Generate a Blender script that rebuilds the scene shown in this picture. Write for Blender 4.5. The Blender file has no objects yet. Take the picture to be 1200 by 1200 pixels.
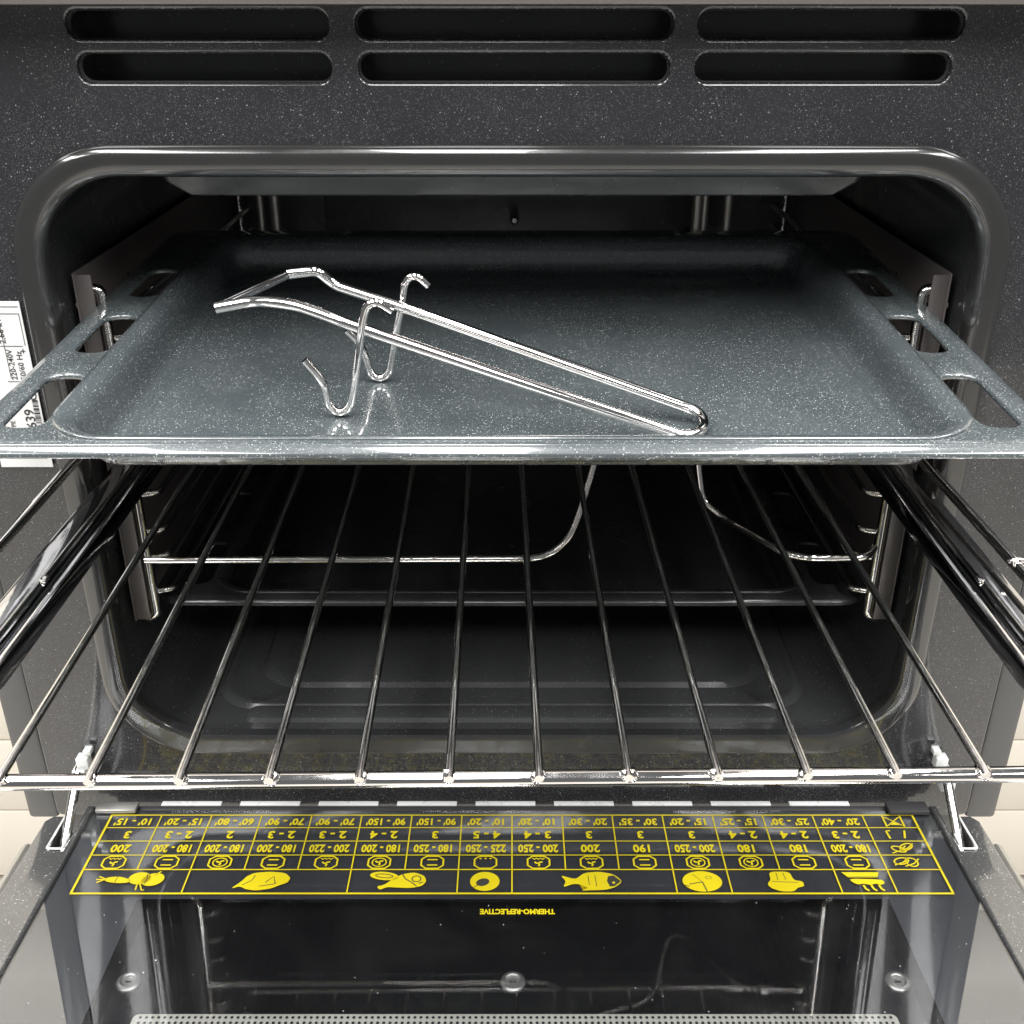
import bpy, bmesh, math, random
from mathutils import Matrix, Vector
R = math.radians
random.seed(4)
scene = bpy.context.scene
col = scene.collection

# ------------------------------------------------------------------ camera
cam_d = bpy.data.cameras.new('camera')
cam = bpy.data.objects.new('camera', cam_d)
col.objects.link(cam)
cam.location = (0.0, -0.54, 0.4385)
cam.rotation_euler = (R(90 - 26.3), 0, 0)
cam_d.sensor_width = 36
cam_d.lens = 36 * 1246 / 1200
cam_d.clip_start = 0.01
cam_d.clip_end = 50
scene.camera = cam

# ------------------------------------------------------------------ shop light
world = bpy.data.worlds.new('World')
scene.world = world
world.use_nodes = True
bgn = world.node_tree.nodes['Background']
bgn.inputs[0].default_value = (0.94, 0.97, 1.0, 1)
bgn.inputs[1].default_value = 0.15


def strip_light(x, y, z, sx, sy, power, warm=(1, 0.99, 0.975)):
    l = bpy.data.lights.new('ceiling_strip_light', 'AREA')
    l.shape = 'RECTANGLE'
    l.size, l.size_y = sx, sy
    l.energy = power
    l.color = warm
    o = bpy.data.objects.new('ceiling_strip_light', l)
    col.objects.link(o)
    o.location = (x, y, z)
    return o


for sx_ in (-1.82, -0.97, -0.12, 0.73, 1.58):  # strip near centre inferred from highlights; other rows added to brighten the chrome
    strip_light(sx_, -1.0, 2.0, 0.36, 2.9, 50)
scene.view_settings.view_transform = 'Standard'
scene.view_settings.look = 'None'
scene.view_settings.gamma = 1
scene.view_settings.exposure = 0.0
scene.render.engine = 'CYCLES'
scene.cycles.max_bounces = 10
scene.cycles.glossy_bounces = 6
scene.cycles.transparent_max_bounces = 12


# ------------------------------------------------------------------ materials
def new_mat(name):
    m = bpy.data.materials.new(name)
    m.use_nodes = True
    nt = m.node_tree
    return m, nt, nt.nodes['Principled BSDF']


def N(nt, t, **kw):
    n = nt.nodes.new(t)
    for k, v in kw.items():
        setattr(n, k, v)
    return n


def math_node(nt, op, a, b=None):
    n = N(nt, 'ShaderNodeMath', operation=op)
    for i, v in enumerate((a, b)):
        if v is None:
            continue
        if isinstance(v, (int, float)):
            n.inputs[i].default_value = v
        else:
            nt.links.new(v, n.inputs[i])
    return n.outputs[0]


def wear(nt, bsdf, rough, amount, scale, bump=0.0, bump_scale=300, bdist=0.0004):
    co = N(nt, 'ShaderNodeTexCoord')
    nz = N(nt, 'ShaderNodeTexNoise')
    nz.inputs['Scale'].default_value = scale
    nz.inputs['Detail'].default_value = 5
    nt.links.new(co.outputs['Object'], nz.inputs['Vector'])
    mr = N(nt, 'ShaderNodeMapRange')
    mr.inputs[1].default_value = 0.3
    mr.inputs[2].default_value = 0.7
    mr.inputs[3].default_value = max(0.02, rough - amount)
    mr.inputs[4].default_value = rough + amount
    nt.links.new(nz.outputs[0], mr.inputs[0])
    nt.links.new(mr.outputs[0], bsdf.inputs['Roughness'])
    if bump:
        n2 = N(nt, 'ShaderNodeTexNoise')
        n2.inputs['Scale'].default_value = bump_scale
        nt.links.new(co.outputs['Object'], n2.inputs['Vector'])
        b = N(nt, 'ShaderNodeBump')
        b.inputs['Strength'].default_value = bump
        b.inputs['Distance'].default_value = bdist
        nt.links.new(n2.outputs[0], b.inputs['Height'])
        nt.links.new(b.outputs[0], bsdf.inputs['Normal'])
    return co


def plain(name, rgb, rough=0.5, metal=0.0, amount=0.08, scale=25, bump=0.0, bump_scale=300, spec=0.5, coat=0.0):
    m, nt, b = new_mat(name)
    b.inputs['Base Color'].default_value = (*rgb, 1)
    b.inputs['Metallic'].default_value = metal
    b.inputs['Specular IOR Level'].default_value = spec
    b.inputs['Coat Weight'].default_value = coat
    wear(nt, b, rough, amount, scale, bump, bump_scale)
    return m


def enamel(name, rgb, fleck, scale, thr, keep, rough=0.25, amount=0.08, bump=0.15, spec=0.5, coat=0.3, layers=2, coat_rough=0.12, coat_ior=1.5):
    """vitreous enamel with pale flecks scattered in it"""
    m, nt, b = new_mat(name)
    b.inputs['Specular IOR Level'].default_value = spec
    b.inputs['Coat Weight'].default_value = coat
    b.inputs['Coat Roughness'].default_value = coat_rough
    b.inputs['Coat IOR'].default_value = coat_ior
    co = wear(nt, b, rough, amount, 18, bump, 170, 0.0005)
    total = None
    for k in range(layers):
        v = N(nt, 'ShaderNodeTexVoronoi')
        v.inputs['Scale'].default_value = scale * (1.0 if k == 0 else 1.9)
        mp = N(nt, 'ShaderNodeMapping')
        mp.inputs['Location'].default_value = (k * 3.1, k * 1.7, k * 0.9)
        nt.links.new(co.outputs['Object'], mp.inputs[0])
        nt.links.new(mp.outputs[0], v.inputs['Vector'])
        sep = N(nt, 'ShaderNodeSeparateColor')
        nt.links.new(v.outputs['Color'], sep.inputs[0])
        size = math_node(nt, 'MULTIPLY', sep.outputs[1], thr)
        a = math_node(nt, 'SUBTRACT', 1.0, math_node(nt, 'DIVIDE', v.outputs['Distance'], math_node(nt, 'ADD', size, 0.02)))
        a = math_node(nt, 'MINIMUM', math_node(nt, 'MULTIPLY', math_node(nt, 'MAXIMUM', a, 0.0), 1.8), 1.0)
        cn = N(nt, 'ShaderNodeTexNoise')
        cn.inputs['Scale'].default_value = 28
        cn.inputs['Detail'].default_value = 3
        nt.links.new(co.outputs['Object'], cn.inputs['Vector'])
        dens = math_node(nt, 'MULTIPLY', math_node(nt, 'SUBTRACT', cn.outputs[0], 0.22), keep * 3.4)
        s = math_node(nt, 'LESS_THAN', sep.outputs[0], dens)
        hit = math_node(nt, 'MULTIPLY', math_node(nt, 'MULTIPLY', a, s), math_node(nt, 'ADD', math_node(nt, 'MULTIPLY', math_node(nt, 'POWER', sep.outputs[2], 2.2), 0.8), 0.2))
        if k:
            hit = math_node(nt, 'MULTIPLY', hit, 0.45)
        total = hit if total is None else math_node(nt, 'MAXIMUM', total, hit)
    cl = N(nt, 'ShaderNodeTexNoise')
    cl.inputs['Scale'].default_value = 9
    nt.links.new(co.outputs['Object'], cl.inputs['Vector'])
    base = N(nt, 'ShaderNodeMix', data_type='RGBA')
    base.inputs[6].default_value = (*[c * 0.85 for c in rgb], 1)
    base.inputs[7].default_value = (*[c * 1.18 for c in rgb], 1)
    nt.links.new(cl.outputs[0], base.inputs[0])
    mix = N(nt, 'ShaderNodeMix', data_type='RGBA')
    nt.links.new(base.outputs[2], mix.inputs[6])
    mix.inputs[7].default_value = (*fleck, 1)
    nt.links.new(total, mix.inputs[0])
    nt.links.new(mix.outputs[2], b.inputs['Base Color'])
    return m


M = {}
M['face'] = enamel('speckled_black_enamel', (0.027, 0.027, 0.030), (0.6, 0.61, 0.61), 980, 0.42, 0.66, rough=0.2, coat=1.0, coat_rough=0.06, bump=0.2)
M['tray'] = enamel('speckled_grey_enamel', (0.070, 0.084, 0.090), (0.8, 0.85, 0.83), 1150, 0.44, 0.95, rough=0.27, spec=0.7, coat=1.0, coat_rough=0.06, coat_ior=1.75, bump=0.08)
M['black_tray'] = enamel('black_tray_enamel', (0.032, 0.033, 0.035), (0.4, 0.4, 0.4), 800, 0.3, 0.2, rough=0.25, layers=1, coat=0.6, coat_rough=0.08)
M['rail'] = enamel('speckled_door_enamel', (0.055, 0.056, 0.057), (0.8, 0.8, 0.78), 950, 0.42, 0.6, rough=0.3, coat=1.0, coat_rough=0.1, coat_ior=1.9, bump=0.3)
M['cavity'] = enamel('black_oven_enamel', (0.058, 0.060, 0.061), (0.5, 0.5, 0.5), 900, 0.36, 0.3, rough=0.24, layers=1)
M['lip'] = enamel('dark_grey_enamel', (0.075, 0.077, 0.077), (0.6, 0.6, 0.6), 600, 0.25, 0.25, rough=0.3, layers=1)


def chrome(name, rgb, tint, rough, bump, warm=0.5):
    """drawn and plated wire: slightly wavy, dulled and heat-tinted in patches"""
    m, nt, b = new_mat(name)
    b.inputs['Metallic'].default_value = 1
    co = wear(nt, b, rough, 0.05, 45, bump, 110, 0.0006)
    nz = N(nt, 'ShaderNodeTexNoise')
    nz.inputs['Scale'].default_value = 16
    nz.inputs['Detail'].default_value = 4
    nt.links.new(co.outputs['Object'], nz.inputs['Vector'])
    mr = N(nt, 'ShaderNodeMapRange')
    mr.inputs[1].default_value = 0.45
    mr.inputs[2].default_value = 0.75
    mr.inputs[4].default_value = warm
    nt.links.new(nz.outputs[0], mr.inputs[0])
    mix = N(nt, 'ShaderNodeMix', data_type='RGBA')
    mix.inputs[6].default_value = (*rgb, 1)
    mix.inputs[7].default_value = (*tint, 1)
    nt.links.new(mr.outputs[0], mix.inputs[0])
    nt.links.new(mix.outputs[2], b.inputs['Base Color'])
    return m


M['chrome'] = chrome('chrome_wire', (0.80, 0.79, 0.77), (0.55, 0.47, 0.41), 0.08, 0.2, 0.6)
M['bright_chrome'] = chrome('polished_chrome', (0.92, 0.90, 0.88), (0.82, 0.72, 0.66), 0.07, 0.10)
M['dark_chrome'] = chrome('dark_chromed_steel', (0.55, 0.55, 0.57), (0.45, 0.42, 0.4), 0.1, 0.12)
M['gasket'] = plain('satin_grey_seal', (0.026, 0.0255, 0.025), 0.17, 0.0, 0.05, 30, 0.08, 70, spec=0.9, coat=0.8)
M['liner'] = plain('brushed_liner_steel', (0.15, 0.13, 0.125), 0.45, 0.3, 0.08, 12, 0.15, 400)
M['flange'] = plain('pale_liner_edge', (0.20, 0.182, 0.175), 0.36, 0.5, 0.08, 20, 0.1, 300)
M['steel'] = plain('satin_steel', (0.52, 0.51, 0.48), 0.36, 0.85, 0.06, 20, 0.04, 300)
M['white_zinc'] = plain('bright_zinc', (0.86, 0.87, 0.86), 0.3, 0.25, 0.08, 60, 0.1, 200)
M['black'] = plain('matt_black', (0.008, 0.008, 0.009), 0.5)
M['black_gloss'] = plain('black_pane', (0.011, 0.011, 0.012), 0.1, 0, 0.05)
M['plastic'] = plain('dark_grey_plastic', (0.035, 0.034, 0.036), 0.45)
M['print_grey'] = plain('grey_glass_print', (0.058, 0.060, 0.067), 0.4, amount=0.04)
M['yellow'] = plain('yellow_glass_print', (0.64, 0.52, 0.012), 0.4, amount=0.05)
M['line'] = plain('dark_print_line', (0.05, 0.05, 0.04), 0.4)
M['paper'] = plain('white_label_paper', (0.78, 0.78, 0.77), 0.45, bump=0.03, bump_scale=200)
M['ink'] = plain('black_label_ink', (0.03, 0.03, 0.032), 0.5)
M['perf'] = plain('pale_perforated_sheet', (0.62, 0.60, 0.53), 0.45, 0.1, 0.08)
M['cream'] = plain('cream_laminate', (0.86, 0.80, 0.70), 0.5, bump=0.05, bump_scale=30)
M['floor'] = plain('pale_floor', (0.6, 0.57, 0.52), 0.4)
M['body'] = enamel('grey_body_enamel', (0.09, 0.09, 0.091), (0.5, 0.5, 0.5), 900, 0.2, 0.3, rough=0.35, layers=1)

mg = bpy.data.materials.new('tinted_oven_glass')
mg.use_nodes = True
nt = mg.node_tree
nt.nodes.clear()
out = N(nt, 'ShaderNodeOutputMaterial')
tr = N(nt, 'ShaderNodeBsdfTransparent')
tr.inputs[0].default_value = (0.88, 0.89, 0.90, 1)
gl = N(nt, 'ShaderNodeBsdfGlossy')
gco = N(nt, 'ShaderNodeTexCoord')
gnz = N(nt, 'ShaderNodeTexNoise')       # wiped, slightly greasy pane
gnz.inputs['Scale'].default_value = 14
gnz.inputs['Detail'].default_value = 6
gnz.inputs['Distortion'].default_value = 1.5
gmr = N(nt, 'ShaderNodeMapRange')
gmr.inputs[1].default_value = 0.35
gmr.inputs[2].default_value = 0.7
gmr.inputs[3].default_value = 0.012
gmr.inputs[4].default_value = 0.04
nt.links.new(gco.outputs['Object'], gnz.inputs['Vector'])
nt.links.new(gnz.outputs[0], gmr.inputs[0])
nt.links.new(gmr.outputs[0], gl.inputs['Roughness'])
gl.inputs[0].default_value = (1, 1, 1, 1)
fr = N(nt, 'ShaderNodeFresnel')
geo = N(nt, 'ShaderNodeNewGeometry')
ior = N(nt, 'ShaderNodeMapRange')       # same reflectance from either side of the pane
ior.inputs[3].default_value = 1.85
ior.inputs[4].default_value = 1 / 1.85
nt.links.new(geo.outputs['Backfacing'], ior.inputs[0])
nt.links.new(ior.outputs[0], fr.inputs[0])
mx = N(nt, 'ShaderNodeMixShader')
nt.links.new(fr.outputs[0], mx.inputs[0])
nt.links.new(tr.outputs[0], mx.inputs[1])
nt.links.new(gl.outputs[0], mx.inputs[2])
df = N(nt, 'ShaderNodeBsdfDiffuse')
df.inputs[0].default_value = (0.75, 0.74, 0.72, 1)
gdm = N(nt, 'ShaderNodeMapRange')
gdm.inputs[1].default_value = 0.42
gdm.inputs[2].default_value = 0.8
gdm.inputs[3].default_value = 0.001
gdm.inputs[4].default_value = 0.005
nt.links.new(gnz.outputs[0], gdm.inputs[0])
mx2 = N(nt, 'ShaderNodeMixShader')
nt.links.new(gdm.outputs[0], mx2.inputs[0])
nt.links.new(mx.outputs[0], mx2.inputs[1])
nt.links.new(df.outputs[0], mx2.inputs[2])
nt.links.new(mx2.outputs[0], out.inputs[0])
M['glass'] = mg


# ------------------------------------------------------------------ helpers
def link(name, mesh, mat, parent=None, inv=None):
    o = bpy.data.objects.new(name, mesh)
    col.objects.link(o)
    if mat is not None:
        mesh.materials.clear()
        mesh.materials.append(mat)
    if parent is not None:
        o.parent = parent
        if inv is not None:
            o.matrix_parent_inverse = inv
    return o


def finish(bm, smooth=35):
    me = bpy.data.meshes.new('mesh')
    bmesh.ops.recalc_face_normals(bm, faces=bm.faces[:])
    bm.to_mesh(me)
    bm.free()
    if smooth:
        for p in me.polygons:
            p.use_smooth = True
        me.set_sharp_from_angle(angle=R(smooth))
    return me


def box(bm, x0, x1, y0, y1, z0, z1, bev=0.0, seg=2, mat=None):
    vs = [bm.verts.new((x, y, z)) for x in (x0, x1) for y in (y0, y1) for z in (z0, z1)]
    fs = [bm.faces.new([vs[i] for i in q]) for q in ((0, 1, 3, 2), (4, 6, 7, 5), (0, 4, 5, 1), (2, 3, 7, 6), (0, 2, 6, 4), (1, 5, 7, 3))]
    if bev:
        es = list({e for f in fs for e in f.edges})
        r = bmesh.ops.bevel(bm, geom=es, offset=bev, segments=seg, affect='EDGES', profile=0.5)
        vs = list({v for f in r['faces'] for v in f.verts} | {v for v in vs if v.is_valid})
    if mat is not None:
        bmesh.ops.transform(bm, matrix=mat, verts=[v for v in vs if v.is_valid])


def box_mesh(*a, bev=0.0, mat=None):
    bm = bmesh.new()
    box(bm, *a, bev=bev)
    if mat is not None:
        bm.transform(mat)
    return finish(bm)


def fillet(pts, r, n=6):
    """round the corners of an open polyline"""
    pts = [Vector(p) for p in pts]
    res = [pts[0]]
    for i in range(1, len(pts) - 1):
        p, a, b = pts[i], pts[i - 1], pts[i + 1]
        d1, d2 = (a - p), (b - p)
        l1, l2 = d1.length, d2.length
        q = min(r, l1 * 0.48, l2 * 0.48)
        s, e = p + d1 * (q / l1), p + d2 * (q / l2)
        for k in range(n + 1):
            t = k / n
            res.append(s * (1 - t) ** 2 + p * 2 * t * (1 - t) + e * t ** 2)
    res.append(pts[-1])
    return res


def tube(bm, pts, r, n=10, caps=True, closed=False, dome=True):
    pts = [Vector(p) for p in pts]
    clean = [pts[0]]
    for p in pts[1:]:
        if (p - clean[-1]).length > 1e-6:
            clean.append(p)
    pts = clean
    m = len(pts)
    rings = []
    up = None
    for i, p in enumerate(pts):
        if closed:
            t = (pts[(i + 1) % m] - pts[i - 1]).normalized()
        else:
            t = (pts[min(i + 1, m - 1)] - pts[max(i - 1, 0)]).normalized()
        if up is None:
            up = t.orthogonal().normalized()
        up = (up - t * up.dot(t)).normalized()
        w = t.cross(up)
        rr = r[i] if isinstance(r, (list, tuple)) else r
        rings.append([bm.verts.new(p + (up * math.cos(2 * math.pi * k / n) + w * math.sin(2 * math.pi * k / n)) * rr) for k in range(n)])
    for i in range(m if closed else m - 1):
        a, b = rings[i], rings[(i + 1) % m]
        for k in range(n):
            bm.faces.new((a[k], a[(k + 1) % n], b[(k + 1) % n], b[k]))
    if caps and not closed:
        bm.faces.new(rings[0][::-1])
        bm.faces.new(rings[-1])


def tube_mesh(pts, r, n=10, **k):
    bm = bmesh.new()
    tube(bm, pts, r, n, **k)
    return finish(bm, 50)


def rr(cx, cy, w, h, r, n=8):
    """rounded rectangle, counter-clockwise"""
    r = min(r, w / 2 - 1e-5, h / 2 - 1e-5)
    res = []
    for sx, sy, a0 in ((1, -1, -90), (1, 1, 0), (-1, 1, 90), (-1, -1, 180)):
        ox, oy = cx + sx * (w / 2 - r), cy + sy * (h / 2 - r)
        for k in range(n + 1):
            a = R(a0 + 90 * k / n)
            res.append((ox + r * math.cos(a), oy + r * math.sin(a)))
    return res


def loft(bm, loops, close_first=False, close_last=False, wrap=False):
    rings = [[bm.verts.new(p) for p in L] for L in loops]
    n = len(rings[0])
    for a, b in zip(rings[:-1], rings[1:]):
        for k in range(n):
            bm.faces.new((a[k], a[(k + 1) % n], b[(k + 1) % n], b[k]))
    if wrap:
        a, b = rings[-1], rings[0]
        for k in range(n):
            bm.faces.new((a[k], a[(k + 1) % n], b[(k + 1) % n], b[k]))
    if close_first:
        bm.faces.new(rings[0])
    if close_last:
        bm.faces.new(rings[-1])
    return rings


def plate_mesh(outline, holes, thick=0.0005, bev=0.0, mat=None, smooth=40, res=2):
    """flat sheet cut from an outline with holes, rounded edges"""
    cu = bpy.data.curves.new('sheet', 'CURVE')
    cu.dimensions = '2D'
    cu.fill_mode = 'BOTH'
    cu.extrude = thick
    cu.bevel_depth = bev
    cu.bevel_resolution = res
    cu.offset = -bev
    for L in [outline] + holes:
        s = cu.splines.new('POLY')
        s.points.add(len(L) - 1)
        for p, q in zip(s.points, L):
            p.co = (q[0], q[1], 0, 1)
        s.use_cyclic_u = True
    o = bpy.data.objects.new('sheet', cu)
    col.objects.link(o)
    dg = bpy.context.evaluated_depsgraph_get()
    me = bpy.data.meshes.new_from_object(o.evaluated_get(dg))
    bpy.data.objects.remove(o)
    bm = bmesh.new()
    bm.from_mesh(me)
    bmesh.ops.remove_doubles(bm, verts=bm.verts[:], dist=1e-6)
    if mat is not None:
        bm.transform(mat)
    return finish(bm, smooth)


_txt = {}


def text_mesh(body, size, mat, align='CENTER', fat=0.012):
    key = (body, size, align, fat)
    if key not in _txt:
        cu = bpy.data.curves.new('text', 'FONT')
        cu.body = body
        cu.size = size
        cu.align_x = align
        cu.align_y = 'CENTER'
        cu.resolution_u = 2
        cu.offset = size * fat
        o = bpy.data.objects.new('text', cu)
        col.objects.link(o)
        dg = bpy.context.evaluated_depsgraph_get()
        _txt[key] = bpy.data.meshes.new_from_object(o.evaluated_get(dg))
        bpy.data.objects.remove(o)
    me = _txt[key].copy()
    me.transform(mat)
    return me


def poly_face(bm, pts, z):
    try:
        f = bm.faces.new([bm.verts.new((x, y, z)) for x, y in pts])
        bmesh.ops.triangulate(bm, faces=[f])
    except ValueError:
        pass


def stroke(bm, pts, w, z, closed=False):
    """flat printed line"""
    pts = [Vector((p[0], p[1])) for p in pts]
    m = len(pts)
    L = []
    for i, p in enumerate(pts):
        if closed:
            t = pts[(i + 1) % m] - pts[i - 1]
        else:
            t = pts[min(i + 1, m - 1)] - pts[max(i - 1, 0)]
        t.normalize()
        nn = Vector((-t.y, t.x)) * w / 2
        L.append((bm.verts.new((*(p + nn), z)), bm.verts.new((*(p - nn), z))))
    for i in range(m if closed else m - 1):
        a, b = L[i], L[(i + 1) % m]
        bm.faces.new((a[0], a[1], b[1], b[0]))


def ellipse(cx, cy, a, b, n=24, rot=0):
    c, s = math.cos(rot), math.sin(rot)
    return [(cx + a * math.cos(t) * c - b * math.sin(t) * s, cy + a * math.cos(t) * s + b * math.sin(t) * c) for t in (2 * math.pi * k / n for k in range(n))]


def tag(o, label, cat, group=None):
    o['label'] = label
    o['category'] = cat
    if group:
        o['group'] = group
    return o


def empty(name, loc):
    o = bpy.data.objects.new(name, None)
    col.objects.link(o)
    o.location = loc
    o.empty_display_size = 0.02
    return o


FACE = Matrix(((1, 0, 0, 0), (0, 0, -1, 0), (0, 1, 0, 0), (0, 0, 0, 1)))   # sheet x,y -> world x,z ; sheet z -> -y (towards camera)


def ring_xz(w, z0, z1, r, y, n=8, cx=0.0):
    return [(x, y, z) for x, z in rr(cx, (z0 + z1) / 2, w, z1 - z0, r, n)]


# ------------------------------------------------------------------ setting
fl = link('floor', box_mesh(-3, 3, -3, 0.72, -0.84, -0.80), M['floor'])
fl['kind'] = 'structure'
wall = link('wall', box_mesh(-2.5, 2.5, 0.70, 0.74, -0.80, 2.4), M['cream'])
wall['kind'] = 'structure'
plank = box_mesh(-2.5, 2.5, 0, 0.02, 0.0015, 0.1285, bev=0.0015)
plank.materials.append(M['cream'])
for k in range(12):
    p = link('plank', plank, None, wall)
    p.location = (0, 0.678, -0.80 + 0.13 * k + 0.012)

# ------------------------------------------------------------------ oven
oven = empty('oven', (0, 0.27, -0.78))
INV = Matrix.Translation((0, -0.27, 0.78))
tag(oven, 'open built-in oven with black speckled enamel front and lowered glass door', 'oven')


def part(name, mesh, mat):
    return link(name, mesh, mat, oven, INV)


OPEN_W, OPEN_Z0, OPEN_Z1 = 0.474, 0.014, 0.355
# front panel with vent slots
slots = []
for z0, z1, xs in ((0.4165, 0.4290, ((-0.2065, -0.0850), (-0.0725, 0.0748), (0.0862, 0.2095))), (0.3977, 0.4105, ((-0.2043, -0.0850), (-0.0722, 0.0742), (0.0862, 0.2065)))):
    for x0, x1 in xs:
        slots.append(rr((x0 + x1) / 2, (z0 + z1) / 2, x1 - x0, z1 - z0, 0.0058, 6))
panel = plate_mesh(rr(0, 0.191, 0.600, 0.486, 0.004, 3), [rr(0, (OPEN_Z0 + OPEN_Z1) / 2, OPEN_W + 0.012, OPEN_Z1 - OPEN_Z0 + 0.012, 0.047, 10)] + slots, 0.0008, 0.0016, FACE @ Matrix.Translation((0, 0, -0.0026)))
part('front_panel', panel, M['face'])
for s in slots:
    cx = sum(p[0] for p in s) / len(s)
    cz = sum(p[1] for p in s) / len(s)
    w = max(p[0] for p in s) - min(p[0] for p in s)
    h = max(p[1] for p in s) - min(p[1] for p in s)
    bm = bmesh.new()
    loft(bm, [ring_xz(w + 0.0002, cz - h / 2 - 0.0001, cz + h / 2 + 0.0001, 0.0058, 0.003, 6, cx), ring_xz(w - 0.001, cz - h / 2 + 0.0005, cz + h / 2 - 0.0005, 0.0054, 0.006, 6, cx),
              ring_xz(w + 0.006, cz - h / 2 - 0.001, cz + h / 2 + 0.001, 0.006, 0.0065, 6, cx), ring_xz(w + 0.006, cz - h / 2 - 0.001, cz + h / 2 + 0.001, 0.006, 0.035, 6, cx)], close_last=True)
    part('vent_slot', finish(bm), M['lip'])
# carcass behind
bm = bmesh.new()
box(bm, -0.298, -0.268, 0.006, 0.55, -0.10, 0.47)
box(bm, 0.268, 0.298, 0.006, 0.55, -0.10, 0.47)
box(bm, -0.2678, 0.2678, 0.05, 0.55, 0.44, 0.47)
box(bm, -0.2678, 0.2678, 0.53, 0.55, -0.10, 0.4398)
box(bm, -0.2678, 0.2678, 0.03, 0.5298, -0.10, -0.06)
part('carcass', finish(bm), M['body'])
for s in (-1, 1):
    part('side_trim', box_mesh(*sorted((s * 0.3015, s * 0.3215)), 0.004, 0.03, -0.058, 0.46, bev=0.003), M['body'])
part('plinth', box_mesh(-0.31, 0.31, 0.05, 0.54, -0.135, -0.1005, bev=0.003), M['steel'])
part('pedestal', box_mesh(-0.24, 0.24, 0.08, 0.52, -0.80, -0.1355), M['body'])
part('control_panel', box_mesh(-0.32, 0.32, -0.022, 0.012, 0.4312, 0.53, bev=0.0015), M['flange'])

# door seal: a rounded double bead running round the opening
bm = bmesh.new()
prof = [(0.0, -0.0005), (0.0004, 0.0030), (0.0016, 0.0052), (0.0036, 0.0062), (0.0062, 0.0064), (0.0084, 0.0061), (0.0104, 0.0060), (0.0124, 0.0054), (0.0140, 0.0038), (0.0150, 0.0010), (0.0152, -0.006)]


def seal_ring(d, h):
    # the seal is three-sided: it runs out flat along the bottom edge
    res = []
    for x, y, z in ring_xz(0.502 - 2 * d, -0.0005 + d, 0.3700 - d, 0.056 - d * 0.75, 0, 14):
        f = min(1, max(0, (z - 0.012) / 0.05))
        f = f * f * (3 - 2 * f)
        res.append((x, -h * (0.14 + 0.86 * f) if h > 0 else -h, z))
    return res


loft(bm, [seal_ring(d, h) for d, h in prof])
seal = part('door_seal', finish(bm, 60), M['gasket'])
seal.data.materials.append(M['black_tray'])      # along the bottom only the enamelled lip remains
for p in seal.data.polygons:
    if p.center.z < 0.022:
        p.material_index = 1
# cavity shell
bm = bmesh.new()
loft(bm, [ring_xz(OPEN_W - 0.002, 0.0145, 0.3545, 0.044, 0.003, 10), ring_xz(OPEN_W + 0.004, 0.011, 0.357, 0.044, 0.010, 10), ring_xz(OPEN_W + 0.010, 0.008, 0.360, 0.042, 0.024, 10),
          ring_xz(OPEN_W + 0.010, 0.008, 0.360, 0.042, 0.395, 10), ring_xz(OPEN_W - 0.002, 0.014, 0.354, 0.038, 0.405, 10)], close_last=True)
part('cavity', finish(bm, 40), M['cavity'])
# pressed rim round the cavity floor + raised floor plate
bm = bmesh.new()
loft(bm, [[(x, y, z) for x, y in rr(0, 0.20, w, d, 0.03, 8)] for w, d, z in ((0.400, 0.330, 0.0082), (0.394, 0.324, 0.0105), (0.388, 0.318, 0.0105), (0.382, 0.312, 0.0084), (0.352, 0.282, 0.0084), (0.346, 0.276, 0.0110), (0.338, 0.268, 0.0116))], close_last=True)
part('floor_pressing', finish(bm, 30), M['cavity'])
bm = bmesh.new()
loft(bm, [[(x, y, z) for x, y in rr(0, 0.028, w, d, 0.006, 6)] for w, d, z in ((0.350, 0.017, 0.0082), (0.346, 0.013, 0.0115), (0.340, 0.008, 0.0120))], close_last=True)
part('front_rib', finish(bm, 30), M['cavity'])
# dropped ceiling pressing
bm = bmesh.new()
loft(bm, [[(x, y, 0.3598) for x, y in rr(0, 0.21, 0.380, 0.345, 0.004)], [(x, y, 0.346) for x, y in rr(0, 0.21, 0.366, 0.342, 0.004)], [(x, y, 0.3395) for x, y in rr(0, 0.21, 0.346, 0.338, 0.004)], [(x, y, 0.3385) for x, y in rr(0, 0.21, 0.342, 0.334, 0.004)]], close_last=True)
part('ceiling_pressing', finish(bm, 30), M['lip'])
# rear fan baffle and lamp brackets at the back
bm = bmesh.new()
box(bm, -0.16, 0.16, 0.388, 0.396, 0.07, 0.33, bev=0.003)
part('fan_baffle', finish(bm), M['cavity'])
for x, z in ((-0.145, 0.315), (0.145, 0.315), (-0.145, 0.085), (0.145, 0.085)):
    part('baffle_screw', tube_mesh([(x, 0.3885, z), (x, 0.3855, z), (x, 0.3845, z)], [0.0042, 0.0042, 0.0025], 12), M['dark_chrome'])
for x, w in ((-0.206, 0.003), (-0.194, 0.0042), (0.152, 0.005), (0.158, 0.003), (0.177, 0.0042)):
    part('element_bracket', tube_mesh(fillet([(x, 0.350, 0.338), (x, 0.350, 0.255), (x - 0.001, 0.385, 0.247)], 0.008), w, 10), M['steel'])
part('probe_knob', tube_mesh([(0.002, 0.386, 0.266), (0.002, 0.352, 0.266), (0.002, 0.349, 0.266)], [0.004, 0.004, 0.002], 10), M['dark_chrome'])

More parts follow.
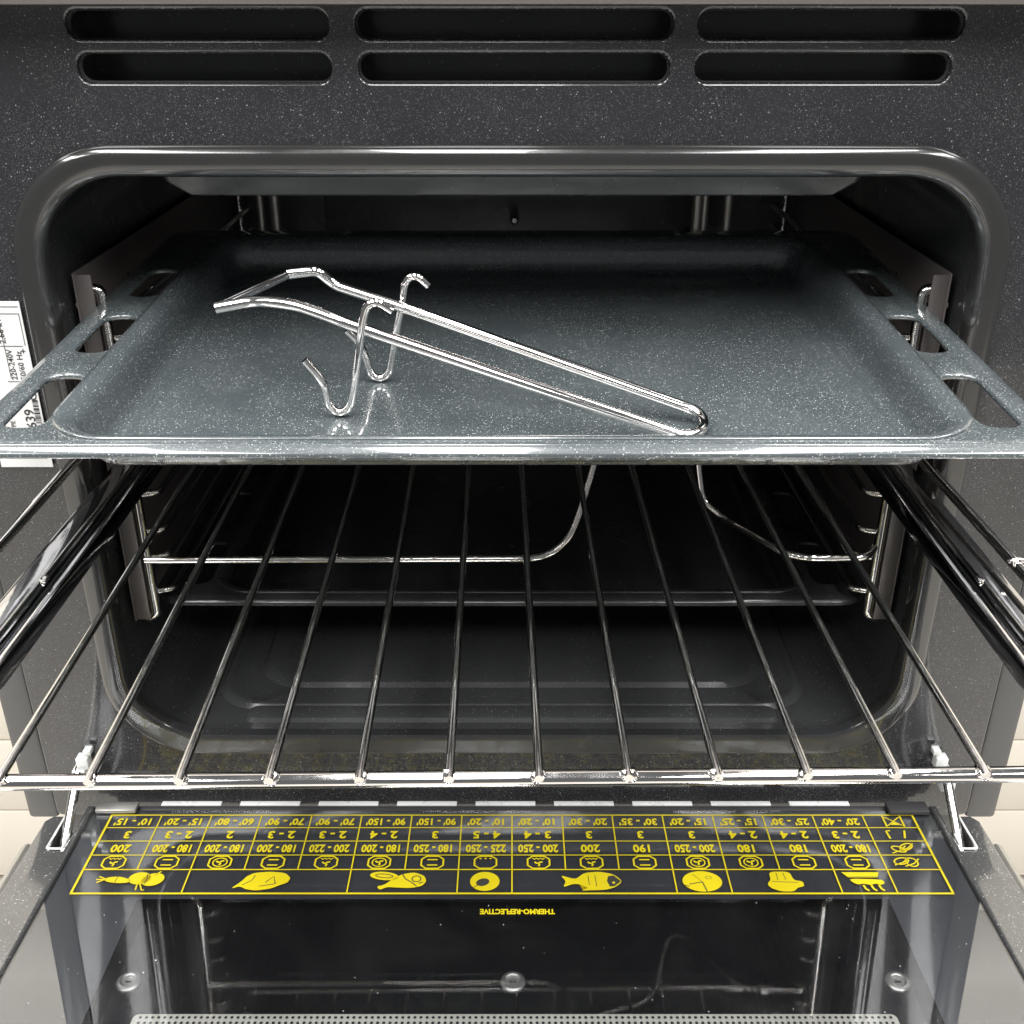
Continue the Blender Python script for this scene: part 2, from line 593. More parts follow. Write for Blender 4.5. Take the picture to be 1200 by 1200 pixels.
# side liners and chrome shelf ladders
for s in (-1, 1):
    X = s * 0.2375
    bm = bmesh.new()
    box(bm, *sorted((X, X - s * 0.0012)), 0.030, 0.375, 0.080, 0.300, bev=0.0004)
    ln = part('side_liner', finish(bm), M['liner'])
    for y in (0.047, 0.110):
        link('mounting_hole', box_mesh(*sorted((X - s * 0.0012, X - s * 0.0016)), y, y + 0.0022, 0.273, 0.281), M['black'], ln)
    link('front_flange', box_mesh(*sorted((s * 0.2275, s * 0.2362)), 0.0305, 0.0318, 0.081, 0.299, bev=0.0003), M['flange'], ln)
    Xl = s * 0.2245
    lad = part('shelf_ladder', tube_mesh(fillet([(Xl + s * 0.006, 0.034, 0.2985 - 0.008), (Xl, 0.034, 0.290), (Xl, 0.034, 0.083), (Xl + s * 0.006, 0.034, 0.080)], 0.004), 0.0031, 10), M['chrome'])
    link('rear_upright', tube_mesh([(Xl, 0.355, 0.33), (Xl, 0.355, 0.080)], 0.0025, 8), M['chrome'], lad)
    for z in (0.278, 0.262, 0.206 - 0.024, 0.165, 0.140, 0.122, 0.098):
        link('shelf_wire', tube_mesh(fillet([(Xl, 0.037, z), (Xl - s * 0.011, 0.040, z), (Xl - s * 0.0115, 0.352, z), (Xl, 0.355, z)], 0.006), 0.0021, 8), M['chrome'], lad)
    link('hanger', tube_mesh(fillet([(s * 0.2395, 0.036, 0.281), (Xl - s * 0.012, 0.034, 0.281)], 0.004), 0.0023, 8), M['chrome'], lad)

# telescopic runners
for s in (-1, 1):
    rr_ = part('telescopic_runner', box_mesh(*sorted((s * 0.208, s * 0.2235)), -0.262, 0.06, 0.1835, 0.1995, bev=0.0022), M['dark_chrome'])
    link('inner_slide', box_mesh(*sorted((s * 0.2035, s * 0.2078)), -0.20, 0.34, 0.1865, 0.1965, bev=0.001), M['dark_chrome'], rr_)
    link('ridge', tube_mesh([(s * 0.211, -0.262, 0.1995), (s * 0.211, 0.05, 0.1995)], 0.0011, 8), M['chrome'], rr_)
    link('clip', tube_mesh(fillet([(s * 0.206, 0.043, 0.196), (s * 0.199, 0.043, 0.196), (s * 0.199, 0.043, 0.2055), (s * 0.206, 0.043, 0.2055)], 0.002), 0.0011, 8), M['white_zinc'], rr_)
    link('stop_pin', box_mesh(*sorted((s * 0.2085, s * 0.2115)), -0.128, -0.1235, 0.1994, 0.2006, bev=0.0003), M['chrome'], rr_)

# rating label beside the seal
lab = part('rating_label', box_mesh(-0.2820, -0.2535, -0.0023, -0.0019, 0.2005, 0.2935), M['paper'])


def vtext(body, size, x, z):
    m = Matrix.Translation((x, -0.0025, z)) @ FACE @ Matrix.Rotation(R(90), 4, 'Z')
    link('printed_text', text_mesh(body, size, m), M['ink'], lab)


vtext('2,66 kW', 0.0046, -0.2660, 0.2790)
vtext('220-240V', 0.0043, -0.2638, 0.2595)
vtext('50/60 Hz', 0.0043, -0.2590, 0.2590)
vtext('CE', 0.0058, -0.2562, 0.2430)
vtext('+', 0.005, -0.2562, 0.2670)
vtext('639', 0.0075, -0.2600, 0.2290)
vtext('TYPE', 0.0035, -0.2700, 0.2240)
vtext('m.', 0.005, -0.2700, 0.2080)
bm = bmesh.new()
zz = 0.2265
for k in range(12):
    w = random.choice((0.0004, 0.0006, 0.0010))
    box(bm, -0.2575, -0.2545, -0.0025, -0.0023, zz, zz + w)
    zz += w + random.choice((0.0004, 0.0007))
link('barcode', finish(bm, 0), M['ink'], lab)
for x0, x1, z0, z1 in ((-0.2805, -0.2545, 0.2905, 0.2908), (-0.2660, -0.2657, 0.252, 0.2868), (-0.2670, -0.2548, 0.2868, 0.2871), (-0.268, -0.2562, 0.2695, 0.2698), (-0.268, -0.2562, 0.2500, 0.2503), (-0.2550, -0.2547, 0.27, 0.2868), (-0.2580, -0.2545, 0.2245, 0.2248), (-0.2810, -0.2545, 0.2060, 0.2063)):
    link('ruled_line', box_mesh(x0, x1, -0.0025, -0.0023, z0, z1), M['ink'], lab)

# ------------------------------------------------------------------ door (lowered)
AL = R(3.2)
DO = Vector((0, -0.0226, -0.0309))
DYv = Vector((0, -math.cos(AL), math.sin(AL)))
DNv = Vector((0, math.sin(AL), math.cos(AL)))
# door axes: x right, y towards the viewer along the door, z up out of the door
MD = Matrix(((1, 0, 0, DO.x), (0, DYv.y, DNv.y, DO.y), (0, DYv.z, DNv.z, DO.z), (0, 0, 0, 1)))


def dmesh(bm, smooth=35):
    bm.transform(MD)
    return finish(bm, smooth)


GX = 0.2655


def dbox(x0, x1, y0, y1, z0, z1, bev=0.0):
    bm = bmesh.new()
    box(bm, x0, x1, y0, y1, z0, z1, bev=bev)
    return dmesh(bm)


door = part('door', dbox(-0.300, 0.300, 0.026, 0.45, -0.040, -0.0285, 0.003), M['steel'])


def dpart(name, me, mat):
    return link(name, me, mat, door)


for s in (-1, 1):
    # side rails with the hinge slot cut into their far end
    xa, xb, xc, xd = GX + 0.0006, 0.2707, 0.2813, 0.2925
    L = [(xa, -0.008), (xb, -0.008), (xb, 0.0335), (xc, 0.0335), (xc, 0.002), (xd - 0.004, 0.002), (xd, 0.007), (xd, 0.43), (xa, 0.43)]
    L = [(s * x, y) for x, y in L]
    dpart('side_rail', plate_mesh(L if s > 0 else L[::-1], [], 0.0128, 0.0016, MD @ Matrix.Translation((0, 0, -0.0130))), M['rail'])
    dpart('slot_floor', dbox(*sorted((s * 0.2710, s * 0.2810)), 0.0, 0.0330, -0.028, -0.014), M['black'])
for s in (-1, 1):
    dpart('edge_trim', dbox(*sorted((s * 0.2930, s * 0.3005)), 0.022, 0.45, -0.028, -0.002, 0.0035), M['steel'])
# bottom rail; added white plates imitate light seen in its slots
bm = bmesh.new()
dpart('bottom_rail', dbox(-0.2650, 0.2650, -0.0105, -0.0055, -0.024, -0.0006, 0.0015), M['plastic'])
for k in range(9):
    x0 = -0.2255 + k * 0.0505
    dpart('slot_light_plate', dbox(x0, x0 + 0.0385, -0.0155, -0.0114, -0.0022, -0.0012, 0.0003), M['white_zinc'])
dpart('inner_pane', dbox(-0.264, 0.264, -0.005, 0.425, -0.0275, -0.0105), M['black_gloss'])
dpart('glass', dbox(-GX, GX, -0.0045, 0.425, -0.0008, 0.0), M['glass'])
bm = bmesh.new()
Z = -0.0012
xs, ys = (-GX + 0.0005, -0.2138, 0.2150, GX - 0.0005), (-0.004, 0.0716, 0.385, 0.424)
gv = {}
for i in range(4):
    for j in range(4):
        gv[i, j] = bm.verts.new((xs[i], ys[j], Z))
for i in range(3):
    for j in range(3):
        if (i, j) != (1, 1):
            bm.faces.new((gv[i, j], gv[i + 1, j], gv[i + 1, j + 1], gv[i, j + 1]))
dpart('printed_border', dmesh(bm, 0), M['print_grey'])
# inner pane screws, perforated spacer
for x in (-0.2030, 0.0005, 0.2043):
    bm = bmesh.new()
    ring = lambda r, z: [(x + r * math.cos(2 * math.pi * k / 20), 0.1225 + r * math.sin(2 * math.pi * k / 20), z) for k in range(20)]
    loft(bm, [ring(0.0066, -0.0106), ring(0.0066, -0.0096), ring(0.0058, -0.0088), ring(0.0044, -0.0086), ring(0.0036, -0.0090), ring(0.0032, -0.0099)], close_last=True)
    sc = dpart('screw', dmesh(bm), M['steel'])
    dpart('screw_recess', dbox(x - 0.0017, x + 0.0017, 0.1219, 0.1231, -0.0102, -0.0098), M['black'])
bm = bmesh.new()
loft(bm, [[(x, y, z) for x, y in rr(0.0015, 0.1442 + 0.02, w, d, 0.003, 4)] for w, d, z in ((0.3885, 0.0395, -0.0106), (0.3885, 0.0395, -0.0085), (0.386, 0.037, -0.0078))], close_last=True)
dpart('perforated_spacer', dmesh(bm), M['perf'])
bm = bmesh.new()
for j in range(6):
    for i in range(124):
        x = -0.190 + i * 0.003095 + 0.0015
        y = 0.1473 + j * 0.0033
        bm.faces.new([bm.verts.new((x + 0.00085 * math.cos(k * math.pi / 4), y + 0.00085 * math.sin(k * math.pi / 4), -0.0076)) for k in range(8)])
o = dpart('perforations', dmesh(bm, 0), M['black'])
o['kind'] = 'stuff'
# corner clips of the glass
dpart('glass_clip', dbox(0.238, 0.264, -0.010, 0.0008, 0.0002, 0.0034, 0.0012), M['plastic'])
dpart('glass_clip', dbox(-0.264, -0.238, -0.010, -0.0008, 0.0002, 0.0030, 0.0012), M['steel'])

# ---- printed cooking chart (reads from inside the oven)
TW, TH = 0.2527, 0.0685
ROW = [0, 0.0119, 0.0242, 0.0366, 0.0490, TH]
CW = 2 * TW / 16
PZ = 0.00006   # fired onto the outer glass face


def colx(c):
    return -TW + CW * c


FOOD = [0, 2, 5, 7, 8, 11, 12, 14, 15, 16]


def rule(x0, y0, x1, y1, w):
    bm = bmesh.new()
    stroke(bm, [(x0, y0), (x1, y1)], w, PZ)
    dpart('chart_rule', dmesh(bm, 0), M['yellow'])


for y, w in zip(ROW, (0.0010, 0.0007, 0.0007, 0.0007, 0.0008, 0.0013)):
    rule(-TW - 0.0006, y, TW + 0.0006, y, w)
for c in range(17):
    w = 0.0013 if c in (0, 16) else 0.0008
    rule(colx(c), 0, colx(c), TH if c in FOOD else ROW[4], w)

# chart symbols are drawn upright in their own frame, then turned half round
HALF = Matrix.Rotation(math.pi, 4, 'Z')


def stamp(name, bm, x, y, mat='yellow', z=0.0):
    bm.transform(MD @ Matrix.Translation((x, y, z)) @ FLIP)
    dpart(name, finish(bm, 0), M[mat])


# text frame: reading right = world -x, text up = towards the viewer (+door y)
FLIP = Matrix(((-1, 0, 0, 0), (0, 1, 0, 0), (0, 0, -1, 0), (0, 0, 0, 1)))


def chart_text(body, size, x, y, sx=1.0):
    m = MD @ Matrix.Translation((x, y, PZ)) @ FLIP @ Matrix.Scale(sx, 4, (1, 0, 0))
    dpart('printed_text', text_mesh(body, size, m, fat=0.035), M['yellow'])


TIME = ["10' - 15'", "15' - 20'", "60' - 80'", "70' - 90'", "70' - 90'", "90' - 150'", "90' - 150'", "10' - 20'", "10' - 20'", "20' - 30'", "30' - 35'", "15' - 20'", "15' - 25'", "25' - 30'", "20' - 40'"]
LEVEL = ["3", "2 - 3", "2", "2 - 3", "2 - 3", "2 - 4", "3", "4 - 5", "3 - 4", "3", "3", "3", "2 - 4", "2 - 4", "2 - 3"]
TEMP = ["200", "180 - 200", "180 - 200", "180 - 200", "200 - 220", "180 - 200", "180 - 250", "225 - 250", "200 - 250", "200", "190", "200 - 250", "180", "180", "180 - 200"]
SYM = "GBCBGCBDGGBCCBB"
for c in range(15):
    x = colx(c + 0.5)
    chart_text(TIME[c], 0.0084, x, (ROW[0] + ROW[1]) / 2, 0.88 if len(TIME[c]) < 10 else 0.78)
    chart_text(LEVEL[c], 0.0090, x, (ROW[1] + ROW[2]) / 2)
    chart_text(TEMP[c], 0.0092, x, (ROW[2] + ROW[3]) / 2, 0.68 if len(TEMP[c]) > 4 else 0.84)
    bm = bmesh.new()
    q = 0.0052
    octa = [(1.25 * q * a, q * b) for a, b in ((-0.55, -1), (0.55, -1), (1, -0.5), (1, 0.5), (0.55, 1), (-0.55, 1), (-1, 0.5), (-1, -0.5))]
    stroke(bm, octa, 0.0011, 0, closed=True)
    k = SYM[c]
    if k == 'B':
        stroke(bm, [(-0.0031, 0.0024), (0.0031, 0.0024)], 0.0010, 0)
        stroke(bm, [(-0.0031, -0.0022), (0.0031, -0.0022)], 0.0010, 0)
    elif k in 'CG':
        rad = 0.0032 if k == 'C' else 0.0
        if rad:
            stroke(bm, ellipse(0, 0, 0.0042, 0.0036, 18), 0.0008, 0, closed=True)
        else:
            stroke(bm, [(-0.0036, -0.0036), (-0.0024, -0.0024), (-0.0012, -0.0036), (0, -0.0024), (0.0012, -0.0036), (0.0024, -0.0024), (0.0036, -0.0036)], 0.0008, 0)
        for a in (90, 210, 330):
            ca, sa = math.cos(R(a)), math.sin(R(a))
            off = 0.0 if rad else 0.0009
            stroke(bm, [(0, off), (0.0013 * ca - 0.0005 * sa, off + 0.0011 * sa + 0.0005 * ca), (0.0027 * ca, off + 0.0024 * sa)], 0.0012, 0)
    else:
        for xx in (-0.003, 0, 0.003):
            stroke(bm, [(xx - 0.0006, -0.0032), (xx + 0.0006, -0.0032)], 0.0011, 0)
    stamp('printed_symbol', bm, x, (ROW[3] + ROW[4]) / 2, z=PZ)

yF = (ROW[4] + ROW[5]) / 2


def smooth_poly(p, it=2):
    if len(p) < 7:
        return p
    for _ in range(it):
        q = []
        for a, b in zip(p, p[1:] + p[:1]):
            q += [(a[0] * 0.82 + b[0] * 0.18, a[1] * 0.82 + b[1] * 0.18), (a[0] * 0.18 + b[0] * 0.82, a[1] * 0.18 + b[1] * 0.82)]
        p = q
    return p


def food(c0, c1, fills, lines=(), marks=()):
    x = colx((c0 + c1) / 2)
    bm = bmesh.new()
    for f in fills:
        poly_face(bm, smooth_poly(f), 0)
    for l in marks:
        stroke(bm, l[0], l[1], 0)
    stamp('printed_picture', bm, x, yF, z=PZ)
    if lines:
        bm = bmesh.new()
        for l in lines:
            if l[1] is None:
                poly_face(bm, l[0], 0)
            else:
                stroke(bm, l[0], l[1], 0)
        stamp('picture_line', bm, x, yF, 'line', z=PZ + 0.00008)


mm = 0.001
S = lambda pts: [(a * mm, b * mm) for a, b in pts]
# carrots and onion, reading frame: +x is the viewer's left
food(0, 2, [S([(8, -4), (14, -3.5), (17, -1.5), (14, 0.5), (8, 1.5), (2, 1.2), (0, -1)]), S(ellipse(-4, -2.5, 6.5, 5, 20)), S(ellipse(-12, 1.5 - 3, 6.5, 5.2, 20, 0.3))],
     lines=[(S([(-8, 2), (-8.5, -2), (-7.5, -6)]), 0.0005), (S([(9, -4), (9.5, 1)]), 0.0004)],
     marks=[(S([(16, -1.5), (20, 1)]), 0.0009), (S([(16, -1.5), (21, -1.5)]), 0.0009), (S([(16, -2), (20, -4)]), 0.0009), (S([(-5, 1), (-8, 7), (-9.5, 7)]), 0.0008), (S([(-4, 2), (-4.5, 7)]), 0.0008), (S([(-12, -5), (-15, -8.2)]), 0.0009)])
# roast bird
food(2, 5, [S([(20, 6), (15, 0), (13, -4), (9, -7), (0, -8), (-9, -7), (-13, -3), (-12, 1), (-8, 3), (-3, 6), (5, 7.5), (11, 6.5), (15, 4)])],
     lines=[(S([(14, 3), (9, -1), (8, -5)]), 0.0005), (S([(1, 1), (-3, -4), (-5, 2)]), 0.0006), (S([(-5, 2), (4, 4)]), 0.0005)])
# leg of meat and a cutlet
food(5, 7, [S([(13, 7), (15, 4), (11, 3), (6, -2), (1, -6), (-6, -7.5), (-12, -4.5), (-13.5, 0), (-11, 4), (-4, 5.5), (4, 5), (9, 4.6)]), S(ellipse(11.5, -4.4, 8.5, 3.4, 22, -0.12))],
     lines=[(S([(1, -6), (-1, -2), (-5, 1), (-8, 4)]), 0.0007), (S(ellipse(-7.5, -2, 2.6, 2.4, 14) + [ellipse(-7.5, -2, 2.6, 2.4, 14)[0]]), 0.0007), (S(ellipse(11.5, -4.4, 5.2, 1.5, 16, -0.12) + [ellipse(11.5, -4.4, 5.2, 1.5, 16, -0.12)[0]]), 0.0006), (S([(-9, 1.8), (-11.5, 0.6)]), 0.0007)])
# ring
food(7, 8, [S(ellipse(0, 0, 8.6, 7.8, 26))], lines=[(S(ellipse(1.2, 0.8, 4.0, 3.0, 18, 0.4)), None), (S([(4, 3), (7.5, 6)]), 0.0005)])
# fish
food(8, 11, [S([(-17, 0), (-12, -6), (-4, -8), (5, -7), (10, -2), (13, -2.6), (19, -5), (16, 0), (18, 5), (12, 2), (8, 2.5), (3, 5.6), (8, 7.6), (1, 7.2), (-6, 7), (-12, 5)])],
     lines=[(S([(-16, 0), (-12, -4.8), (-8.8, -4.2), (-7.8, 0), (-9.2, 4.4), (-12, 4)]), None), (S([(-1, -5), (-1.6, 4)]), 0.0004), (S([(3, -4.5), (2.6, 3)]), 0.0004)],
     marks=[])
bm = bmesh.new()
poly_face(bm, S(ellipse(-11.6, 1.2, 0.9, 0.9, 10)), 0)
stamp('printed_picture', bm, colx(9.5), yF, z=PZ + 0.00014)
# pizza
food(11, 12, [S(ellipse(0, 0, 11.5, 8.4, 28))], lines=[(S([(0, 0.6), (-1.5, 8.4)]), 0.0007), (S([(0, 0.6), (8, 2.4)]), 0.0006), (S(ellipse(-4, -3, 1.8, 1.2, 12) + [ellipse(-4, -3, 1.8, 1.2, 12)[0]]), 0.0003), (S([(0, 0.6), (5, -6)]), 0.0003), (S([(8, 4.2), (11, 3)]), 0.0006)])
# small cake in a fluted cup
food(12, 14, [S([(7, -8), (-5, -8), (-6, -1), (-11, 0), (-11, 4), (-7, 5), (-4, 8.2), (3, 8.2), (8, 6), (10, 3), (9, 0.5), (7.4, -1)])],
     lines=[(S([(3, -7), (3.3, -1)]), 0.0004), (S([(-1, -7), (-1.4, -1)]), 0.0004), (S([(7, 0.2), (-8, 1)]), 0.0004)])
# layer cake with candles
food(14, 15, [S([(12, -7.5), (-10, -7.5), (-8, -3.2), (9, -3.2)]), S([(9, -2.2), (-10, -1.6), (-11, 1.5), (-8, 3), (-5.5, 1.8), (-2, 3), (1.5, 1.8), (5, 2.6), (7.5, 1)])],
     marks=[(S([(-7, 3), (-7.5, 6), (-9, 7.6)]), 0.0013), (S([(-2.5, 3), (-3, 6), (-4.5, 7.6)]), 0.0013), (S([(2, 3), (1.5, 6), (0, 7.6)]), 0.0013)],
     lines=[(S([(9, -3.7), (-8, -3.7)]), 0.0003)])
# header column pictograms
xh = colx(15.5)
bm = bmesh.new()
stroke(bm, S([(-4.5, -4), (4.5, -4), (-4.5, 4), (4.5, 4)]), 0.0011, 0, closed=True)
stroke(bm, S([(-5.5, -5), (-5.5, 5)]), 0.0011, 0)
stroke(bm, S([(5.5, -5), (5.5, 5)]), 0.0011, 0)
poly_face(bm, S([(-3, 3.4), (3, 3.4), (0, 0.6)]), 0)
stamp('printed_symbol', bm, xh + 0.002, (ROW[0] + ROW[1]) / 2, z=PZ)
bm = bmesh.new()
stroke(bm, S([(-6, -3.5), (-4, 3.5)]), 0.0012, 0)
stroke(bm, S([(5, 4), (5.5, -3), (3, -3.4)]), 0.0012, 0)
stamp('printed_symbol', bm, xh, (ROW[1] + ROW[2]) / 2, z=PZ)
for (dx, dy, a, b, rot) in ((0.002, (ROW[2] + ROW[3]) / 2 - 0.001, 4.5, 2.4, 0.5), (-0.003, (ROW[2] + ROW[3]) / 2 + 0.001, 4.2, 2.2, -0.4), (0.001, (ROW[3] + ROW[4]) / 2, 3.4, 3.6, 0.2), (-0.005, (ROW[3] + ROW[4]) / 2 - 0.001, 4.6, 2.6, 0.3)):
    bm = bmesh.new()
    stroke(bm, S(ellipse(0, 0, a, b, 20, rot)), 0.0009, 0, closed=True)
    stroke(bm, S([(-5, -3), (-1, 1), (5, 3.5)]), 0.0008, 0)
    stamp('printed_symbol', bm, xh + dx, dy, z=PZ)
m_ = MD @ Matrix.Translation((0.003, 0.0824, PZ)) @ FLIP
dpart('printed_text', text_mesh('THERMO-REFLECTIVE', 0.0052, m_ @ Matrix.Scale(0.84, 4, (1, 0, 0)), fat=0.04), M['yellow'])

# ---- dust on the pane
bm = bmesh.new()
for k in range(70):
    x, y, r_ = random.uniform(-0.25, 0.25), random.uniform(0.07, 0.16), random.uniform(0.00010, 0.00028)
    bmesh.ops.create_icosphere(bm, subdivisions=1, radius=r_, matrix=Matrix.Translation((x, y, r_ * 0.5)))
o = dpart('dust', dmesh(bm), M['paper'])
o['kind'] = 'stuff'

# ---- hinges
for s in (-1, 1):
    h = part('hinge', tube_mesh(fillet([(s * 0.2735, 0.01, 0.000), (s * 0.2750, -0.012, -0.010), (s * 0.2760, -0.045, -0.038), (s * 0.2760, -0.058, -0.046)], 0.008), 0.0032, 8), M['bright_chrome'])
    for k, (x, z, w, hh) in enumerate(((0.2660, 0.0065, 0.0048, 0.0035), (0.2685, -0.0015, 0.0075, 0.0085), (0.2715, -0.0105, 0.0080, 0.0085), (0.2740, -0.0180, 0.0090, 0.0070))):
        a, b = sorted((s * (x - 0.001), s * (x + w - 0.001)))
        link('latch_plate', box_mesh(a, b, -0.0085 - 0.001 * k, -0.0024, z - hh / 2, z + hh / 2, bev=0.0006), M['white_zinc'], h)
    e0, e1 = s * 0.2712, s * 0.2808
    rim = [MD @ Vector(p) for p in ((e1, -0.003, 0.0016), (e1, 0.0328, 0.0016), (e0, 0.0328, 0.0016), (e0 + s * 0.0005, 0.020, 0.0016))]
    link('slot_edge', tube_mesh(fillet(rim, 0.0015), 0.0007, 6), M['white_zinc'], h)

# ------------------------------------------------------------------ baking trays
def make_tray(name):
    root = empty(name, (0, 0, 0))
    W, Y0, Y1 = 0.449, 0.0070, 0.331
    cy, D = (Y0 + Y1) / 2, Y1 - Y0
    BW, B0, B1 = 0.378, 0.0195, 0.311
    bcy, BD = (B0 + B1) / 2, B1 - B0
    bm = bmesh.new()
    outer = rr(0, cy, W, D, 0.016, 8)
    holes = [rr(0, bcy, BW + 0.012, BD + 0.012, 0.026, 8)]
    for s in (-1, 1):
        for a, b in ((0.0245, 0.0815), (0.1095, 0.1630), (0.1940, 0.2440)):
            holes.append(rr(s * 0.2062, (a + b) / 2, 0.0175, b - a, 0.0074, 6))
    link('rim', plate_mesh(outer, holes, 0.0002, 0.0013, None), M['tray'], root)
    loops = []
    # rolled outer edge, then basin
    bm = bmesh.new()
    n = 8
    L = lambda w, d, y, r, z: [(px, py, z) for px, py in rr(0, y, w, d, r, n)]
    loft(bm, [L(W - 0.003, D - 0.003, cy, 0.0145, 0.0014)] + [L(W + 2 * o_, D + 2 * o_, cy, 0.016 + o_, z_) for o_, z_ in ((0.0008, 0.0011), (0.0022, 0.0004), (0.0034, -0.0008), (0.0038, -0.0020), (0.0036, -0.0028), (0.0028, -0.0032), (0.0018, -0.0030))])
    link('rolled_edge', finish(bm, 60), M['tray'], root)
    bm = bmesh.new()
    loft(bm, [L(BW + 2 * o_, BD + 2 * o_, bcy, 0.022 + o_, z_) for o_, z_ in ((0.0078, 0.00135), (0.0060, 0.0013), (0.0040, 0.0009), (0.0018, 0.0000), (0.0, -0.0014), (-0.0016, -0.0036), (-0.0032, -0.0080), (-0.0050, -0.0140), (-0.0072, -0.0175), (-0.0105, -0.0194), (-0.0150, -0.0200))], close_last=True)
    b = link('basin', finish(bm, 60), M['tray'], root)
    md = b.modifiers.new('sheet', 'SOLIDIFY')
    md.thickness = 0.0009
    md.offset = -1
    return root


tray = make_tray('baking_tray')
TO = Vector((0, -0.1496, 0.2703))
TILT = R(3.6)
tray.location = TO
tray.rotation_euler = (TILT, 0, 0)
tag(tray, 'grey speckled baking tray pulled out of the oven, carrying the chrome handle', 'baking tray', 'enamel baking trays')
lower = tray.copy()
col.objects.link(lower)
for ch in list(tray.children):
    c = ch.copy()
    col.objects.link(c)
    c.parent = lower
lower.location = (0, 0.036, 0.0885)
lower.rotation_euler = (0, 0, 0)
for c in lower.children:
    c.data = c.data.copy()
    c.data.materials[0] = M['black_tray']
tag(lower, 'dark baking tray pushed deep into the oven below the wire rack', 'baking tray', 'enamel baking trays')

# ------------------------------------------------------------------ wire rack
rack = empty('wire_rack', (-0.004, -0.2665, 0.206))
rack.rotation_euler = (0, 0, R(0.7))
tag(rack, 'chrome wire oven rack slid far out below the upper baking tray', 'oven rack')
bm = bmesh.new()
tube(bm, fillet([(-0.2315, 0.345, 0), (-0.2315, 0, 0), (0.2315, 0, 0), (0.2315, 0.345, 0)], 0.012), 0.0027, 14)
tube(bm, [(-0.2315, 0.345, 0), (0.2315, 0.345, 0)], 0.0027, 10)
link('outer_frame', finish(bm, 60), M['bright_chrome'], rack)
me = tube_mesh([(0, -0.0040, 0.0030), (0, 0.00, 0.0033), (0, 0.349, 0.0033)], [0.00155, 0.00155, 0.00155], 10)
me.materials.append(M['chrome'])
weld = bmesh.new()
bmesh.ops.create_icosphere(weld, subdivisions=2, radius=1)
for v in weld.verts:
    v.co = Vector((v.co.x * 0.0026, v.co.y * 0.0022, v.co.z * 0.0020)) * random.uniform(0.85, 1.15)
wme = finish(weld, 60)
wme.materials.append(M['bright_chrome'])
for k in range(12):
    x = -0.0018 + (k - 5.5) * 0.02905
    w = link('wire', me, None, rack)
    w.location = (x, 0, 0)
    w.rotation_euler = (0, 0, R(random.uniform(-0.25, 0.25)))
    wd = link('weld', wme, None, w)
    wd.location = (random.uniform(-0.0004, 0.0004), -0.0010, 0.0018)
    wd.rotation_euler = (random.uniform(0, 3), random.uniform(0, 3), random.uniform(0, 3))
    wd.scale = [random.uniform(0.9, 1.3) for _ in range(3)]
for s, y in ((-1, 0.105), (1, 0.140)):
    link('weld_bead', tube_mesh([(s * 0.2315 - 0.0040, y, 0.002), (s * 0.2315, y, 0.0034), (s * 0.2315 + 0.0040, y, 0.002)], 0.0010, 8), M['bright_chrome'], rack)

# ------------------------------------------------------------------ bent wire frame lying in the cavity
fp = [(-0.2165, 0.010, 0.135), (0.0126, 0.012, 0.135), (0.0228, 0.014, 0.1371), (0.0329, 0.018, 0.1441), (0.0385, 0.024, 0.1541), (0.0435, 0.030, 0.1692), (0.0520, 0.040, 0.1975), (0.062, 0.060, 0.2150),
      (0.106, 0.074, 0.2150), (0.1160, 0.076, 0.2000), (0.1172, 0.075, 0.1705), (0.1217, 0.070, 0.1443), (0.1325, 0.062, 0.138), (0.161, 0.013, 0.138), (0.172, 0.0075, 0.138), (0.2085, 0.0075, 0.138), (0.2165, 0.020, 0.138)]
wf = link('bent_rod', tube_mesh(fillet(fp, 0.010, 6), 0.0021, 12), M['bright_chrome'])
tag(wf, 'bent chrome rod with a notch, spanning the cavity below the wire rack', 'bent rod')

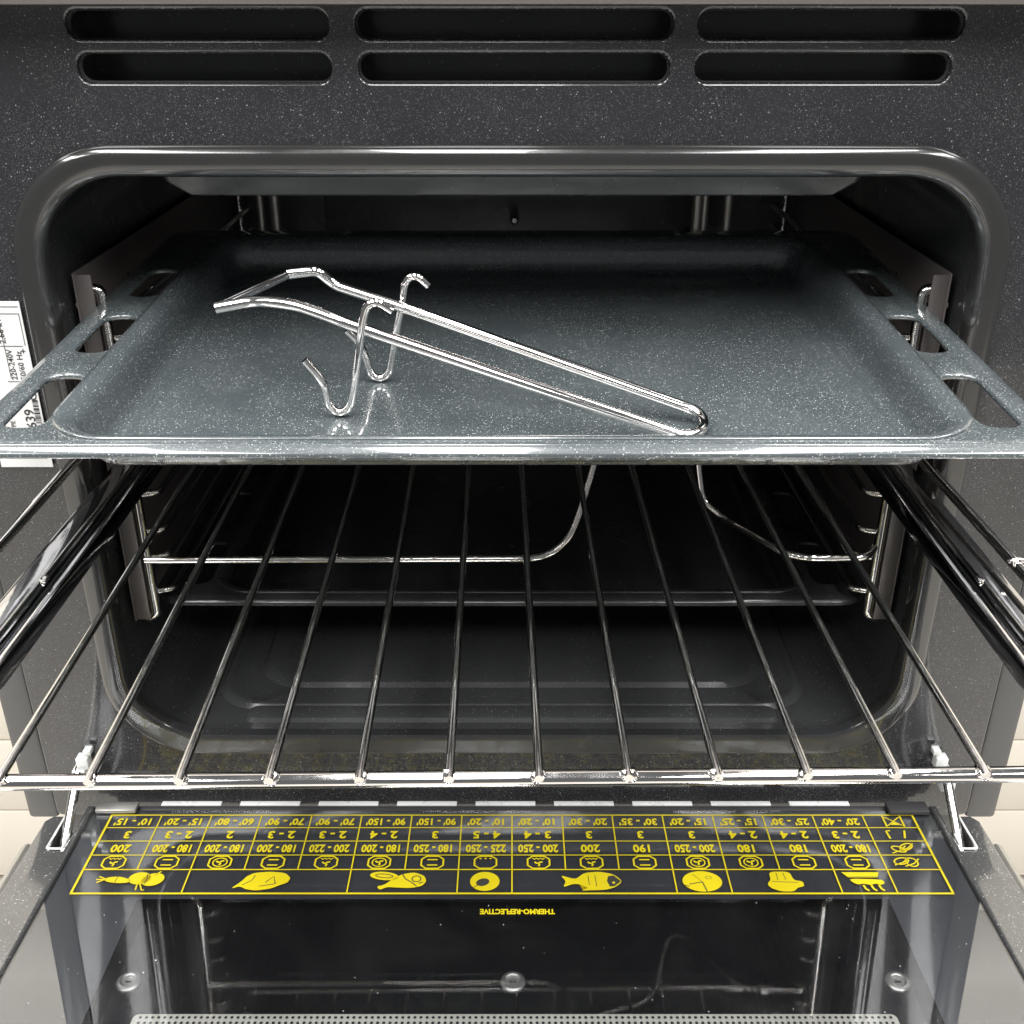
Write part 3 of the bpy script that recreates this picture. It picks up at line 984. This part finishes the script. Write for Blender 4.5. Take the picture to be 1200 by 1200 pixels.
# ------------------------------------------------------------------ chrome tray handle
tool = empty('tray_handle', TO)
tool.rotation_euler = (TILT, 0, 0)
tag(tool, 'chrome wire tray handle with two hooks standing on the upper tray', 'tray handle')
near = [(-0.1365, 0.0914, 0.030), (-0.1185, 0.0963, 0.032), (-0.1003, 0.0933, 0.031), (-0.0859, 0.0878, 0.028), (-0.0798, 0.0852, 0.0265), (-0.0701, 0.0833, 0.0235)]
loop = [(0.0768, 0.0528, -0.0165), (0.0830, 0.0545, -0.0165), (0.0880, 0.0615, -0.0160), (0.0880, 0.0685, -0.0145), (0.0845, 0.0735, -0.0130), (0.0796, 0.0754, -0.0120)]
far = [(-0.0515, 0.1146, 0.022), (-0.0861, 0.1301, 0.028), (-0.0900, 0.1301, 0.031), (-0.0949, 0.1292, 0.036), (-0.1094, 0.1301, 0.034)]
link('wire_loop', tube_mesh(fillet(near + loop + far, 0.006, 5), 0.0026, 12), M['bright_chrome'], tool)
link('cross_bar', tube_mesh([(-0.1094, 0.1301, 0.034), (-0.1334, 0.0945, 0.0305)], 0.0022, 10), M['dark_chrome'], tool)
h1 = [(-0.0535, 0.0787, 0.0332), (-0.0601, 0.0787, 0.0376), (-0.0648, 0.0787, 0.0358), (-0.0672, 0.0787, 0.0288), (-0.071, 0.0787, 0.0083), (-0.0741, 0.0787, -0.0074), (-0.0767, 0.0787, -0.0148), (-0.0817, 0.0787, -0.0176), (-0.0861, 0.0787, -0.0131), (-0.0872, 0.0787, -0.0023), (-0.0899, 0.0787, 0.0024), (-0.0952, 0.0787, 0.0096)]
h2 = [(-0.0404, 0.121, 0.0309), (-0.0452, 0.121, 0.0356), (-0.0493, 0.121, 0.0356), (-0.0519, 0.121, 0.0322), (-0.0537, 0.121, 0.0224), (-0.0569, 0.121, 0.0093), (-0.0598, 0.121, -0.005), (-0.062, 0.121, -0.0142), (-0.0661, 0.121, -0.0177), (-0.0711, 0.121, -0.0156), (-0.0731, 0.121, -0.0064), (-0.0759, 0.121, 0.0022), (-0.0818, 0.121, 0.0084)]
for hk in (h1, h2):
    link('hook', tube_mesh(fillet(hk, 0.004, 4), 0.0019, 10), M['bright_chrome'], tool)
